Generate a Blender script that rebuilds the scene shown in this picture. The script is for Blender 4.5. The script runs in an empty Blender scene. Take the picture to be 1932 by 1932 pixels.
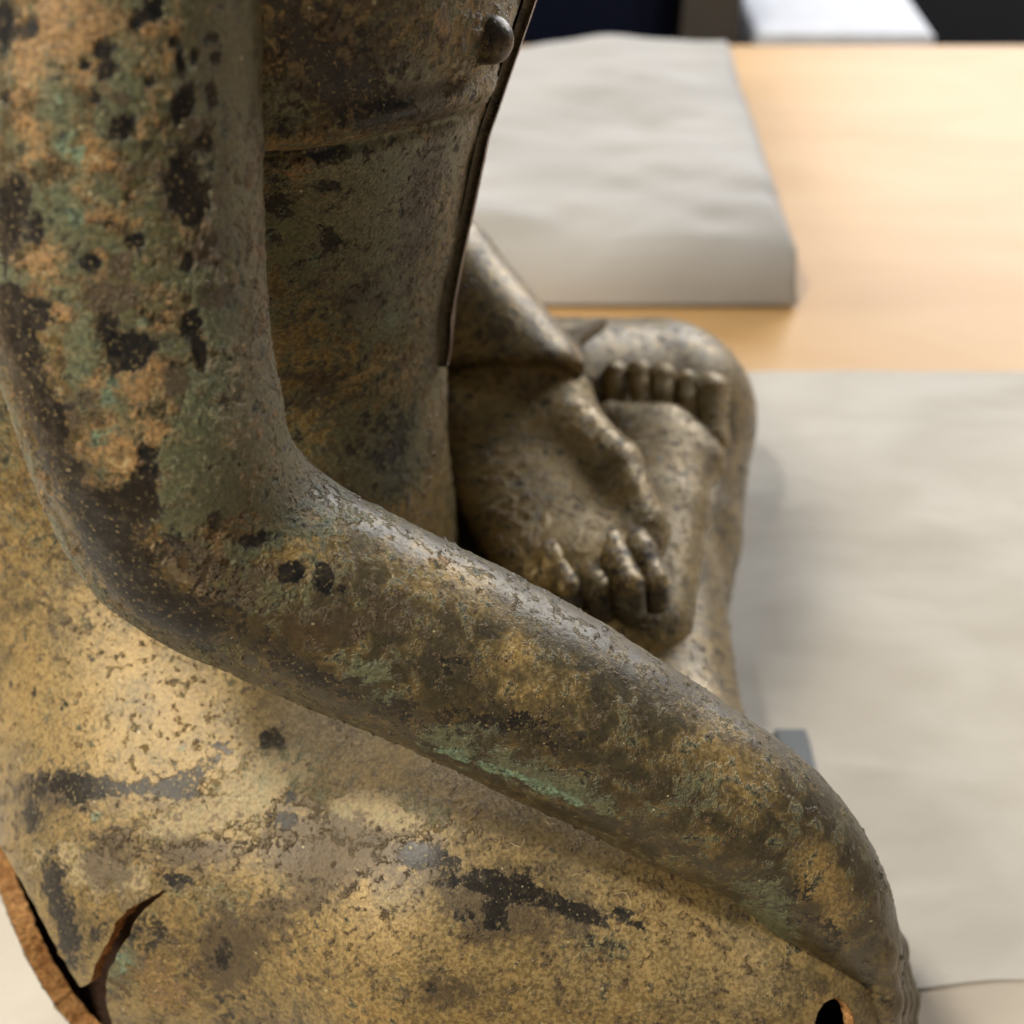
import bpy, math, numpy as np
from mathutils import Vector
from mathutils.bvhtree import BVHTree

# ------------------------------------------------------------------ camera, world, lights
scene = bpy.context.scene
PITCH, CAM_H, FOV = 39.0, 0.52, 42.0
cam_d = bpy.data.cameras.new('camera')
cam_d.sensor_width = 36.0
cam_d.angle = math.radians(FOV)
cam_d.clip_start, cam_d.clip_end = 0.01, 60.0
cam_d.dof.use_dof = True
cam_d.dof.focus_distance = 0.414
cam_d.dof.aperture_fstop = 8.4
cam = bpy.data.objects.new('camera', cam_d)
cam.location = (0, 0, CAM_H)
cam.rotation_euler = (math.radians(90 - PITCH), 0, 0)
scene.collection.objects.link(cam)
scene.camera = cam

world = bpy.data.worlds.new('World'); scene.world = world
world.use_nodes = True
bg = world.node_tree.nodes['Background']
bg.inputs['Color'].default_value = (0.95, 0.96, 1.0, 1)
bg.inputs['Strength'].default_value = 0.115

def area(name, loc, target, size, power, col, size_y=None):
    l = bpy.data.lights.new(name, 'AREA'); l.energy = power; l.color = col
    l.shape = 'RECTANGLE'; l.size = size; l.size_y = size_y or size
    o = bpy.data.objects.new(name, l); scene.collection.objects.link(o)
    o.location = loc
    o.rotation_euler = (Vector(target) - Vector(loc)).to_track_quat('-Z', 'Y').to_euler()
    return o
area('soft_key_light', (-1.55, -0.75, 1.75), (-0.05, 0.35, 0.1), 0.9, 42.0, (1.0, 0.91, 0.76))
area('window_light', (1.75, 3.35, 1.45), (0.1, 0.6, 0.1), 2.2, 126.0, (0.96, 0.97, 1.0), 1.3)
area('added_top_light', (-0.72, -0.10, 2.1), (0.0, 0.4, 0.0), 0.22, 32.0, (1.0, 0.94, 0.84))  # added lamp, no known fixture: lights the hip top, shadows the hand
area('side_window_light', (-1.55, 1.35, 0.95), (-0.3, 0.5, 0.05), 1.0, 19.0, (0.92, 0.96, 1.0), 0.8)

vs = scene.view_settings
vs.view_transform = 'Standard'; vs.look = 'None'; vs.gamma = 1.0; vs.exposure = 0.0
vs.use_curve_mapping = False
scene.render.engine = 'CYCLES'
scene.cycles.use_denoising = True
scene.cycles.max_bounces = 4
scene.cycles.diffuse_bounces = 3
scene.cycles.glossy_bounces = 2
scene.cycles.use_adaptive_sampling = True
scene.cycles.adaptive_threshold = 0.05

# ------------------------------------------------------------------ survey helpers
# the photograph was measured on a 1932 px wide print; these turn a measured point
# plus one known world coordinate into a place in the room
FP = 966.0 / math.tan(math.radians(FOV / 2))
CT, ST = math.cos(math.radians(PITCH)), math.sin(math.radians(PITCH))
def ray(px, py):
    u, v = (px - 966.0) / FP, (py - 966.0) / FP
    return Vector((u, CT - v * ST, -ST - v * CT))
def at(px, py, y=None, z=None, d=None):
    r = ray(px, py)
    t = d if d is not None else (y / r.y if y is not None else (z - CAM_H) / r.z)
    return Vector((0, 0, CAM_H)) + r * t
def depth(p):
    return p[1] * CT + (CAM_H - p[2]) * ST
def pix(p):
    d = depth(p)
    return (966 + p[0] / d * FP, 966 + ((CAM_H - p[2]) * CT - p[1] * ST) / d * FP)

YC = 0.47                                       # centre plane of the figure
BASE = np.array((-0.05, YC, 0.0))               # foot of the figure on the table
C = scene.collection

# ------------------------------------------------------------------ generic helpers
def mesh_from(name, V, Fc):
    me = bpy.data.meshes.new(name)
    V = np.asarray(V, dtype=np.float32)
    if isinstance(Fc, np.ndarray):
        nf, k = Fc.shape
        me.vertices.add(len(V)); me.vertices.foreach_set('co', V.ravel())
        me.loops.add(nf * k); me.loops.foreach_set('vertex_index', Fc.ravel().astype(np.int32))
        me.polygons.add(nf); me.polygons.foreach_set('loop_start', np.arange(0, nf * k, k, dtype=np.int32))
        me.update(calc_edges=True); me.validate()
    else:
        me.from_pydata(V.tolist(), [], Fc); me.update()
    me.polygons.foreach_set('use_smooth', np.ones(len(me.polygons), dtype=bool))
    return me
def link(name, me, mat=None, parent=None):
    o = bpy.data.objects.new(name, me); C.objects.link(o)
    if mat: me.materials.append(mat)
    if parent: o.parent = parent
    return o
def empty(name, loc=(0, 0, 0)):
    o = bpy.data.objects.new(name, None); C.objects.link(o); o.location = loc
    o.empty_display_size = 0.05
    return o
def tag(o, label=None, cat=None, group=None, kind=None):
    if label: o['label'] = label
    if cat: o['category'] = cat
    if group: o['group'] = group
    if kind: o['kind'] = kind
    return o
def get_co(me):
    a = np.empty(len(me.vertices) * 3, dtype=np.float32); me.vertices.foreach_get('co', a)
    return a.reshape(-1, 3)
def get_no(me):
    a = np.empty(len(me.vertices) * 3, dtype=np.float32); me.vertices.foreach_get('normal', a)
    return a.reshape(-1, 3)
def set_co(me, V):
    me.vertices.foreach_set('co', np.asarray(V, dtype=np.float32).ravel()); me.update()

# lattice value noise, vectorised
_rng = np.random.RandomState(7)
_LAT = _rng.rand(64, 64, 64).astype(np.float32) * 2 - 1
def vnoise(P, s, off=0.0):
    Q = P * s + off + 100.0
    i = np.floor(Q).astype(np.int64); f = (Q - i).astype(np.float32); f = f * f * (3 - 2 * f)
    i0 = i & 63; i1 = (i + 1) & 63
    def L(a, b, c): return _LAT[a, b, c]
    x0, y0, z0 = i0.T; x1, y1, z1 = i1.T; fx, fy, fz = f.T
    a = L(x0, y0, z0) * (1 - fx) + L(x1, y0, z0) * fx
    b = L(x0, y1, z0) * (1 - fx) + L(x1, y1, z0) * fx
    c = L(x0, y0, z1) * (1 - fx) + L(x1, y0, z1) * fx
    d = L(x0, y1, z1) * (1 - fx) + L(x1, y1, z1) * fx
    return (a * (1 - fy) + b * fy) * (1 - fz) + (c * (1 - fy) + d * fy) * fz
def fbm(P, s, n=3, off=0.0):
    r = 0; a = 1.0
    for k in range(n):
        r = r + a * vnoise(P, s * 2 ** k, off + 17.3 * k); a *= 0.5
    return r

# implicit shapes, joined softly and meshed with surface nets
def smin(a, b, k):
    h = np.clip(0.5 + 0.5 * (b - a) / k, 0, 1)
    return b * (1 - h) + a * h - k * h * (1 - h)
def smax(a, b, k): return -smin(-a, -b, k)
def chain(P, pts, rads, sq=None):
    """tapered limb through pts; sq=(axis vector, factor) flattens it along an axis"""
    X, Y, Z = P
    pts = [np.array(p, dtype=np.float32) for p in pts]
    best = None
    for (a, b, ra, rb) in zip(pts[:-1], pts[1:], rads[:-1], rads[1:]):
        ab = b - a; L2 = float(ab @ ab)
        dx, dy, dz = X - a[0], Y - a[1], Z - a[2]
        t = np.clip((dx * ab[0] + dy * ab[1] + dz * ab[2]) / L2, 0, 1)
        dx, dy, dz = dx - t * ab[0], dy - t * ab[1], dz - t * ab[2]
        if sq is not None:
            n, f = sq; n = np.array(n, dtype=np.float32); n /= np.linalg.norm(n)
            s = (dx * n[0] + dy * n[1] + dz * n[2]) * (f - 1)
            dx, dy, dz = dx + s * n[0], dy + s * n[1], dz + s * n[2]
        d = np.sqrt(dx * dx + dy * dy + dz * dz) - (ra + (rb - ra) * t)
        best = d if best is None else smin(best, d, 0.004)
    return best
def ellip(P, c, r):
    X, Y, Z = P
    q = np.sqrt(((X - c[0]) / r[0]) ** 2 + ((Y - c[1]) / r[1]) ** 2 + ((Z - c[2]) / r[2]) ** 2)
    return (q - 1) * min(r)
def stack(P, zs, cx, ax, by, yc=YC, e=2.3):
    X, Y, Z = P
    c, a, b = np.interp(Z, zs, cx), np.interp(Z, zs, ax), np.interp(Z, zs, by)
    q = (np.abs((X - c) / a) ** e + np.abs((Y - yc) / b) ** e) ** (1 / e)
    d = (q - 1) * np.minimum(a, b)
    return np.maximum(d, np.maximum(zs[0] - Z, Z - zs[-1]))
def surface_net(fn, lo, hi, h):
    lo, hi = np.array(lo), np.array(hi)
    n = np.ceil((hi - lo) / h).astype(int) + 1
    ax = [(lo[k] + h * np.arange(n[k])).astype(np.float32) for k in range(3)]
    G = np.empty(n, dtype=np.float32)
    for s in range(0, n[0], 24):                 # slabs keep memory low
        P = np.meshgrid(ax[0][s:s + 24], ax[1], ax[2], indexing='ij')
        G[s:s + 24] = fn(P)
    S = G < 0
    cells = np.zeros(n - 1, dtype=np.int8)
    for i in (0, 1):
        for j in (0, 1):
            for k in (0, 1):
                cells += S[i:n[0] - 1 + i, j:n[1] - 1 + j, k:n[2] - 1 + k]
    act = np.argwhere((cells > 0) & (cells < 8))
    idx = -np.ones(n - 1, dtype=np.int64); idx[tuple(act.T)] = np.arange(len(act))
    acc = np.zeros((len(act), 3)); cnt = np.zeros(len(act))
    cor = [(i, j, k) for i in (0, 1) for j in (0, 1) for k in (0, 1)]
    for a in cor:
        for b in cor:
            d = np.array(b) - np.array(a)
            if d.sum() != 1 or (d < 0).any(): continue
            ga = G[tuple((act + a).T)]; gb = G[tuple((act + b).T)]
            m = (ga < 0) != (gb < 0)
            t = np.where(m, ga / np.where(m, ga - gb, 1), 0)
            acc[m] += (np.array(a) + t[:, None] * d)[m]; cnt[m] += 1
    V = lo + h * (act + acc / cnt[:, None])
    faces = []
    for axn in range(3):
        o = [0, 0, 0]; o[axn] = 1
        sl0 = tuple(slice(0, n[q] - o[q]) for q in range(3)); sl1 = tuple(slice(o[q], n[q]) for q in range(3))
        e = np.argwhere(S[sl0] != S[sl1])
        b, c = (axn + 1) % 3, (axn + 2) % 3
        e = e[(e[:, b] > 0) & (e[:, c] > 0) & (e[:, b] < n[b] - 1) & (e[:, c] < n[c] - 1)]
        db = np.zeros(3, int); db[b] = 1; dc = np.zeros(3, int); dc[c] = 1
        q = np.stack([idx[tuple((e - db - dc).T)], idx[tuple((e - dc).T)], idx[tuple(e.T)], idx[tuple((e - db).T)]], 1)
        ins = S[tuple(e.T)]
        q[~ins] = q[~ins][:, ::-1]
        faces.append(q[(q >= 0).all(1)])
    return V, np.concatenate(faces)
def relax(V, Fq, n=2, lam=0.5):
    E = np.concatenate([Fq[:, [0, 1]], Fq[:, [1, 2]], Fq[:, [2, 3]], Fq[:, [3, 0]]])
    E = np.concatenate([E, E[:, ::-1]])
    deg = np.bincount(E[:, 0], minlength=len(V)).astype(float)[:, None]; deg[deg == 0] = 1
    for _ in range(n):
        for l in (lam, -lam * 1.04):
            S = np.stack([np.bincount(E[:, 0], V[E[:, 1], k], minlength=len(V)) for k in range(3)], 1) / deg
            V = V + l * (S - V)
    return V
def subdivide(V, Fq):
    """one Catmull-Clark step done by the modifier, returned as arrays"""
    me = mesh_from('tmp', V, Fq); o = bpy.data.objects.new('tmp', me); C.objects.link(o)
    m = o.modifiers.new('s', 'SUBSURF'); m.levels = 1; m.render_levels = 1
    dg = bpy.context.evaluated_depsgraph_get(); dg.update()
    e = o.evaluated_get(dg).data
    V2 = get_co(e).copy()
    F2 = np.empty(len(e.polygons) * 4, dtype=np.int32); e.loops.foreach_get('vertex_index', F2)
    bpy.data.objects.remove(o); bpy.data.meshes.remove(me)
    return V2.astype(float), F2.reshape(-1, 4)

# ------------------------------------------------------------------ materials
def lin(c):
    return tuple(((v / 255) / 12.92 if v <= 10 else ((v / 255 + 0.055) / 1.055) ** 2.4) for v in c)
class G:
    """small node-graph writer"""
    def __init__(s, name):
        s.m = bpy.data.materials.new(name); s.m.use_nodes = True
        s.t = s.m.node_tree; s.t.nodes.clear()
        s.out = s.t.nodes.new('ShaderNodeOutputMaterial')
        s.co = s.t.nodes.new('ShaderNodeTexCoord').outputs['Object']
    def n(s, typ, ins=(), **kw):
        nd = s.t.nodes.new('ShaderNode' + typ)
        for k, v in kw.items(): setattr(nd, k, v)
        for k, v in (ins.items() if isinstance(ins, dict) else enumerate(ins)):
            if v is None: continue
            sock = nd.inputs[k]
            if isinstance(v, bpy.types.NodeSocket): s.t.links.new(v, sock)
            else: sock.default_value = (*v, 1) if (isinstance(v, tuple) and len(v) == 3 and sock.type == 'RGBA') else v
        return nd
    def m_(s, op, a, b=0.0, c=None, clamp=False):
        return s.n('Math', [a, b] + ([c] if c is not None else []), operation=op, use_clamp=clamp).outputs[0]
    def noise(s, scale, detail=4, rough=0.55, dist=0.0, co=None, stretch=None):
        co = co or s.co
        if stretch: co = s.n('Mapping', {'Vector': co, 'Scale': stretch}).outputs[0]
        return s.n('TexNoise', {'Vector': co, 'Scale': scale, 'Detail': detail, 'Roughness': rough, 'Distortion': dist}).outputs[0]
    def vor(s, scale, feature='F1', rnd=1.0, co=None):
        return s.n('TexVoronoi', {'Vector': co or s.co, 'Scale': scale, 'Randomness': rnd}, feature=feature).outputs['Distance']
    def step(s, x, a, b):
        return s.n('MapRange', {0: x, 1: a, 2: b, 3: 0.0, 4: 1.0}, interpolation_type='SMOOTHSTEP').outputs[0]
    def mix(s, f, a, b):
        nd = s.t.nodes.new('ShaderNodeMix'); nd.data_type = 'RGBA'
        for sock, v in ((nd.inputs['Factor'], f), (nd.inputs[6], a), (nd.inputs[7], b)):
            if isinstance(v, bpy.types.NodeSocket): s.t.links.new(v, sock)
            else: sock.default_value = (*v, 1) if isinstance(v, tuple) else v
        return nd.outputs[2]
    def mixf(s, f, a, b):
        nd = s.t.nodes.new('ShaderNodeMix')
        for sock, v in ((nd.inputs['Factor'], f), (nd.inputs[2], a), (nd.inputs[3], b)):
            if isinstance(v, bpy.types.NodeSocket): s.t.links.new(v, sock)
            else: sock.default_value = v
        return nd.outputs[0]
    def attr(s, name):
        return s.n('Attribute', attribute_name=name).outputs['Fac']
    def bsdf(s, col, rough, metal=0.0, spec=0.5, height=None, hscale=0.001, true_disp=False, **ins):
        b = s.n('BsdfPrincipled', {'Base Color': col, 'Roughness': rough, 'Metallic': metal, 'Specular IOR Level': spec, **ins})
        if height is not None:
            if true_disp:
                d = s.n('Displacement', {'Height': height, 'Midlevel': 0.0, 'Scale': hscale})
                s.t.links.new(d.outputs[0], s.out.inputs['Displacement']); s.m.displacement_method = 'BOTH'
            else:
                bp = s.n('Bump', {'Strength': 1.0, 'Distance': hscale, 'Height': height})
                s.t.links.new(bp.outputs[0], b.inputs['Normal'])
        s.t.links.new(b.outputs[0], s.out.inputs['Surface'])
        return s.m

def patina(name='patina'):
    g = G(name)
    n_big = g.noise(55, 3, 0.6)
    n_mid = g.noise(135, 4, 0.64, 0.3)
    n_m2 = g.noise(190, 4, 0.66, 0.25, co=g.n('Mapping', {'Vector': g.co, 'Location': (3.1, 1.7, 5.3)}).outputs[0])
    n_hf = g.noise(360, 4, 0.74)
    n_fin = g.noise(720, 2, 0.65, 0, co=g.n('Mapping', {'Vector': g.co, 'Location': (7.1, 4.7, 2.3)}).outputs[0])
    def mask(a, w=0.06, k=2.3, src=None, hf=1.2):
        x = g.m_('ADD', g.attr(a), g.m_('MULTIPLY', g.m_('SUBTRACT', src or n_mid, 0.5), k))
        x = g.m_('ADD', x, g.m_('MULTIPLY', g.m_('SUBTRACT', n_hf, 0.5), hf))
        return g.step(x, 0.5 - w, 0.5 + w)
    fin = g.step(n_fin, 0.32, 0.68)
    # film of brown and gold over the metal
    brown, gold, pale = lin((42, 40, 25)), lin((142, 116, 62)), lin((184, 160, 106))
    gm = g.step(g.m_('ADD', g.attr('gold'), g.m_('MULTIPLY', g.m_('SUBTRACT', n_mid, 0.5), 1.5)), 0.1, 0.9)
    film = g.mix(gm, brown, gold)
    film = g.mix(g.m_('MULTIPLY', g.step(n_big, 0.42, 0.66), g.m_('MULTIPLY', gm, 0.6)), film, lin((180, 144, 78)))
    film = g.mix(g.m_('MULTIPLY', g.step(n_big, 0.50, 0.34), 0.55), film, lin((60, 50, 30)))
    film = g.mix(g.m_('MULTIPLY', g.step(n_m2, 0.54, 0.32), 0.40), film, lin((92, 80, 42)))
    film = g.mix(g.m_('MULTIPLY', g.step(n_hf, 0.54, 0.70), 0.38), film, lin((60, 54, 36)))
    film = g.mix(g.m_('MULTIPLY', g.m_('MULTIPLY', fin, gm), 0.55), film, pale)
    film = g.mix(g.m_('MULTIPLY', g.step(n_fin, 0.56, 0.40), 0.32), film, lin((56, 47, 28)))
    col = film
    # olive crust, green, rust, mint, cream
    m_ol = mask('olive', 0.12, 2.0)
    olive = g.mix(fin, lin((66, 66, 43)), lin((106, 101, 65)))
    col = g.mix(m_ol, col, olive)
    m_ru = mask('rust', 0.18, 2.1, n_m2, 1.9)
    rust = g.mix(g.step(n_fin, 0.35, 0.65), lin((112, 84, 46)), lin((164, 128, 78)))
    col = g.mix(g.m_('MULTIPLY', m_ru, g.step(n_hf, 0.25, 0.5)), col, rust)
    m_gn = mask('green', 0.2, 1.9, None, 1.6)
    green = g.mix(fin, lin((66, 76, 54)), lin((102, 110, 80)))
    col = g.mix(g.m_('MULTIPLY', m_gn, 0.75), col, green)
    m_cr = mask('cream', 0.14, 2.3, n_m2, 2.0)
    cream = g.mix(g.step(n_m2, 0.35, 0.62), lin((122, 114, 76)), lin((178, 150, 100)))
    cream = g.mix(g.m_('MULTIPLY', fin, 0.5), cream, lin((196, 180, 136)))
    col = g.mix(m_cr, col, cream)
    m_mi = mask('mint', 0.12, 2.2)
    mint = g.mix(fin, lin((84, 112, 90)), lin((132, 168, 140)))
    col = g.mix(g.m_('MULTIPLY', m_mi, g.step(n_hf, 0.3, 0.75)), col, mint)
    # red-brown stain and bare dark metal
    m_br = mask('brown', 0.2, 2.0, n_m2)
    col = g.mix(g.m_('MULTIPLY', m_br, 0.85), col, g.mix(n_fin, lin((52, 42, 30)), lin((88, 72, 48))))
    m_dk = mask('dark', 0.17, 2.3, None, 1.9)
    speck = g.step(n_fin, 0.60, 0.70)
    dark = g.mix(g.step(n_m2, 0.3, 0.7), lin((16, 19, 22)), lin((38, 35, 32)))
    dark = g.mix(g.m_('MULTIPLY', speck, 0.8), dark, lin((150, 134, 92)))
    dark = g.mix(g.m_('MULTIPLY', g.step(n_hf, 0.5, 0.72), 0.5), dark, lin((84, 74, 52)))
    col = g.mix(m_dk, col, dark)
    # loose specks of chalk
    chip = g.step(g.noise(420, 1, 0.5, co=g.n('Mapping', {'Vector': g.co, 'Location': (9, 2, 4)}).outputs[0]), 0.765, 0.79)
    col = g.mix(g.m_('MULTIPLY', chip, 0.75), col, lin((196, 186, 146)))
    # dust lying where it could settle
    up = g.n('SeparateXYZ', [g.n('NewGeometry').outputs['Normal']]).outputs[2]
    fib = g.noise(620, 3, 0.72, 1.5)
    m_du = g.m_('MULTIPLY', g.m_('MULTIPLY', g.attr('dust'), g.m_('SUBTRACT', 1.0, g.m_('MULTIPLY', m_dk, 0.65))), g.step(g.m_('ADD', g.m_('MULTIPLY', up, 0.5), fib), 0.42, 0.75))
    dust = g.mix(g.step(fib, 0.35, 0.65), lin((84, 73, 57)), lin((150, 134, 106)))
    col = g.mix(g.m_('MULTIPLY', m_du, 0.9), col, dust)
    # the inside of the hollow shell keeps the burnt clay core
    bf = g.n('NewGeometry').outputs['Backfacing']
    col = g.mix(bf, col, g.mix(n_hf, lin((40, 26, 16)), lin((92, 60, 35))))
    # relief: crusts stand proud, bare metal lies lower, everything pitted
    crust = g.m_('MAXIMUM', g.m_('MAXIMUM', m_ru, m_cr), g.m_('MULTIPLY', g.m_('MAXIMUM', m_ol, m_gn), 0.6))
    h = g.m_('MULTIPLY', crust, g.m_('ADD', 0.22, g.m_('MULTIPLY', n_m2, 0.45)))
    h = g.m_('ADD', h, g.m_('MULTIPLY', g.m_('MULTIPLY', crust, g.m_('ADD', n_hf, g.m_('MULTIPLY', n_fin, 0.5))), 0.5))
    h = g.m_('MULTIPLY', h, g.m_('SUBTRACT', 1.0, g.m_('MULTIPLY', m_dk, 0.92)))
    h = g.m_('ADD', h, g.m_('MULTIPLY', g.m_('MULTIPLY', n_fin, 0.16), g.m_('SUBTRACT', 1.0, g.m_('MULTIPLY', m_dk, 0.7))))
    h = g.m_('ADD', h, g.m_('MULTIPLY', g.m_('MULTIPLY', n_hf, 0.30), g.m_('SUBTRACT', 1.0, g.m_('MULTIPLY', m_dk, 0.6))))
    rough = g.mixf(m_dk, g.mixf(crust, 0.39, 0.56), 0.36)
    rough = g.mixf(m_du, rough, 0.9)
    rough = g.m_('ADD', rough, g.m_('MULTIPLY', g.m_('SUBTRACT', n_fin, 0.5), 0.35), clamp=True)
    metal = g.m_('MULTIPLY', g.m_('SUBTRACT', 1.0, crust), g.m_('SUBTRACT', 0.38, g.m_('MULTIPLY', m_du, 0.38)))
    return g.bsdf(col, rough, metal, g.mixf(m_dk, 0.5, 0.28), h, 0.0009, True, **{'Coat Weight': g.m_('MULTIPLY', g.m_('SUBTRACT', 1.0, g.m_('MAXIMUM', m_du, g.m_('MULTIPLY', m_dk, 0.4))), 0.24), 'Coat Roughness': 0.30})

def core_mat():
    g = G('burnt_core')
    a, f = g.noise(260, 6, 0.7, 0.5), g.noise(1200, 5, 0.7)
    col = g.mix(g.step(a, 0.3, 0.7), lin((164, 108, 58)), lin((240, 182, 114)))
    col = g.mix(g.step(f, 0.55, 0.35), col, lin((70, 44, 26)))
    return g.bsdf(col, 0.9, 0, 0.2, g.m_('ADD', a, g.m_('MULTIPLY', f, 0.6)), 0.0025)
def paper_mat(name, c1, c2, s=9):
    g = G(name)
    a = g.noise(s, 4, 0.5, 0.4, stretch=(1.0, 1.7, 1.0)); f = g.noise(500, 3, 0.6)
    return g.bsdf(g.mix(g.step(a, 0.3, 0.7), c1, c2), 0.75, 0, 0.25, g.m_('ADD', g.m_('MULTIPLY', a, 1.0), g.m_('MULTIPLY', f, 0.04)), 0.002)
def wood_mat():
    g = G('varnished_wood')
    a = g.noise(7, 5, 0.55, 0.8, stretch=(0.5, 1.6, 1)); f = g.noise(160, 4, 0.6, 0.2, stretch=(0.06, 2.0, 1))
    col = g.mix(g.step(a, 0.25, 0.75), lin((200, 158, 104)), lin((210, 172, 122)))
    col = g.mix(g.m_('MULTIPLY', g.step(f, 0.5, 0.75), 0.03), col, lin((180, 128, 66)))
    return g.bsdf(col, 0.42, 0, 0.15, f, 0.0002)
def plain(name, c, rough=0.7, s=30, amt=0.25, spec=0.4):
    g = G(name)
    a = g.noise(s, 4, 0.6)
    d = tuple(v * (1 - amt) for v in lin(c))
    return g.bsdf(g.mix(a, d, lin(c)), rough, 0, spec, a, 0.0005)
MAT = dict(bronze=patina(), core=core_mat(), paper=paper_mat('tissue_paper', lin((192, 184, 170)), lin((207, 200, 187))),
           wood=wood_mat(), dark=plain('dark_floor', (20, 19, 20), 1.0, 30, 0.25, 0.02), pad=paper_mat('wrapping', lin((170, 166, 160)), lin((186, 182, 176)), 5),
           navy=plain('navy_cloth', (20, 24, 40), 1.0, 30, 0.25, 0.05), grey=plain('grey_board', (120, 124, 126)), white=plain('white_sheet', (222, 224, 230)),
           tan=paper_mat('brown_paper', lin((186, 172, 152)), lin((198, 186, 168))), pink=plain('pale_sponge', (226, 190, 160)),
           taupe=plain('taupe_board', (84, 78, 72)))
# ------------------------------------------------------------------ the setting
def box(name, x0, x1, y0, y1, z0, z1, mat, parent=None, bevel=0.0):
    Vb = [(x, y, z) for z in (z0, z1) for y in (y0, y1) for x in (x0, x1)]
    Fb = [(0, 2, 3, 1), (4, 5, 7, 6), (0, 1, 5, 4), (2, 6, 7, 3), (0, 4, 6, 2), (1, 3, 7, 5)]
    me = bpy.data.meshes.new(name); me.from_pydata(Vb, [], Fb); me.update()
    o = link(name, me, mat, parent)
    if bevel:
        b = o.modifiers.new('bevel', 'BEVEL'); b.width = bevel; b.segments = 3
    return o
def grid_faces(n, m):
    i = np.arange(n - 1)[:, None] * m; j = np.arange(m - 1)[None]
    return np.stack([i + j, i + m + j, i + m + j + 1, i + j + 1], -1).reshape(-1, 4)
def sheet(name, xs, ys, zfn, mat, parent=None, thick=0.0008):
    X, Y = np.meshgrid(xs, ys, indexing='ij')
    P = np.stack([X.ravel(), Y.ravel(), np.zeros(X.size)], 1)
    P[:, 2] = zfn(P)
    o = link(name, mesh_from(name, P, grid_faces(len(xs), len(ys))), mat, parent)
    s = o.modifiers.new('thickness', 'SOLIDIFY'); s.thickness = thick; s.offset = -1
    return o
ye = at(966, 70, z=0).y
tag(box('floor', -5, 5, -3, 8, -0.85, -0.80, MAT['dark']), kind='structure')
tb = empty('work_table', (0, 0.4, -0.8))
tag(tb, 'pale yellow varnished wooden work table under the figure and papers', 'table')
box('table_top', -2.2, 2.2, -1.0, ye - 0.4, 0.754, 0.792, MAT['wood'], tb, 0.004)
for lx in (-2.0, 2.0):
    for ly in (-0.9, ye - 0.52):
        box('leg', lx - 0.04, lx + 0.04, ly - 0.04, ly + 0.04, 0.0, 0.754, MAT['wood'], tb)
# papers on the table
py0, py1 = at(1900, 1830, z=0).y, at(1900, 690, z=0).y
def crinkle(P, a, s, off):
    Q = P * np.array([1.0, 2.4, 1.0])
    r = np.abs(fbm(Q, s, 4, off)); return a * r
kp = sheet('brown_paper', np.linspace(-0.75, 0.85, 120), np.linspace(-0.12, 0.40, 60),
           lambda P: -0.0058 + crinkle(P, 0.0002, 14, 3.0), MAT['tan'], thick=0.0004)
tag(kp, 'sheet of brown paper showing below the pale sheet at lower right', 'paper')
xs = np.linspace(-0.78, 0.82, 420); ys = np.linspace(0, 1, 160)
X, Y = np.meshgrid(xs, ys, indexing='ij')
near = np.interp(xs, [-0.6, -0.16, 0.16, 0.9], [0.05, 0.12, py0, py0 + 0.004])[:, None] + (0.005 * np.sin(xs * 23.0) + 0.003 * np.sin(xs * 61.0 + 1.0))[:, None]
P = np.stack([X.ravel(), (near + (py1 - near) * Y).ravel(), np.zeros(X.size)], 1)
P[:, 2] = -0.0052 + crinkle(P, 0.0014, 6, 1.0) * np.clip((np.abs(P[:, 0] + 0.05) - 0.1) / 0.12, 0.1, 1)
P[:, 2] -= 0.0004 * np.clip(1 - Y.ravel() / 0.03, 0, 1)
P[:, 1] += 0.002 * vnoise(P, 20, 5)
pp = link('tissue_sheet', mesh_from('tissue_sheet', P, grid_faces(*X.shape)), MAT['paper'])
tag(pp, 'large pale crinkled paper sheet spread under the bronze figure', 'paper')
# wrapped pad behind
pc = at(1522, 566, z=0); x0, x1, y0, y1, ht = -0.75, pc.x - 0.006, pc.y, 1.315, 0.062
def rounded_block(name, x0, x1, y0, y1, z0, ht, mat, n=90, e=9.0, bump=0.0, off=0.0):
    u, v = np.linspace(-1, 1, n), np.linspace(-1, 1, n)
    A, B = np.meshgrid(u, v, indexing='ij')
    prof = np.minimum(np.clip(1 - np.abs(A) ** 60, 0, 1) ** 0.5, np.clip(1 - np.clip(-B, 0, 1) ** 8, 0, 1) ** 0.6 * np.clip(1 - np.clip(B, 0, 1) ** 16, 0, 1) ** 0.5)
    P = np.stack([((x0 + x1) / 2 + A * (x1 - x0) / 2).ravel(), ((y0 + y1) / 2 + B * (y1 - y0) / 2).ravel(), (z0 + ht * prof).ravel()], 1)
    Q = P * np.array([1, 1.8, 1.0]); w = prof.ravel()
    P[:, 2] += w * bump * (fbm(Q, 7, 3, off) + 0.8 * np.abs(fbm(Q, 4, 3, off + 9)))
    P[:, 1] += 0.004 * vnoise(P, 9, off) * (np.abs(B.ravel()) > 0.9) * w
    return mesh_from(name, P, grid_faces(n, n)), P
xi = np.linspace(-1, 1, 200)
me, P = rounded_block('wrap', x0, x1, y0, y1, -0.004, ht, None, 220, bump=0.010, off=4.0)
pad = empty('wrapped_pad', ((x0 + x1) / 2, y0, 0.0))
tag(pad, 'flat soft pad wrapped in whitish sheet lying on the wooden table', 'pad')
P2 = P.copy()
hump = np.exp(-((P[:, 0] - 0.085) / 0.07) ** 2 - ((P[:, 1] - y1 + 0.03) / 0.05) ** 2) * 0.014
P2[:, 2] += hump * (P[:, 2] > 0.02)
set_co(me, P2 - np.array(pad.location)); link('wrap', me, MAT['pad'], pad)
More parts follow.
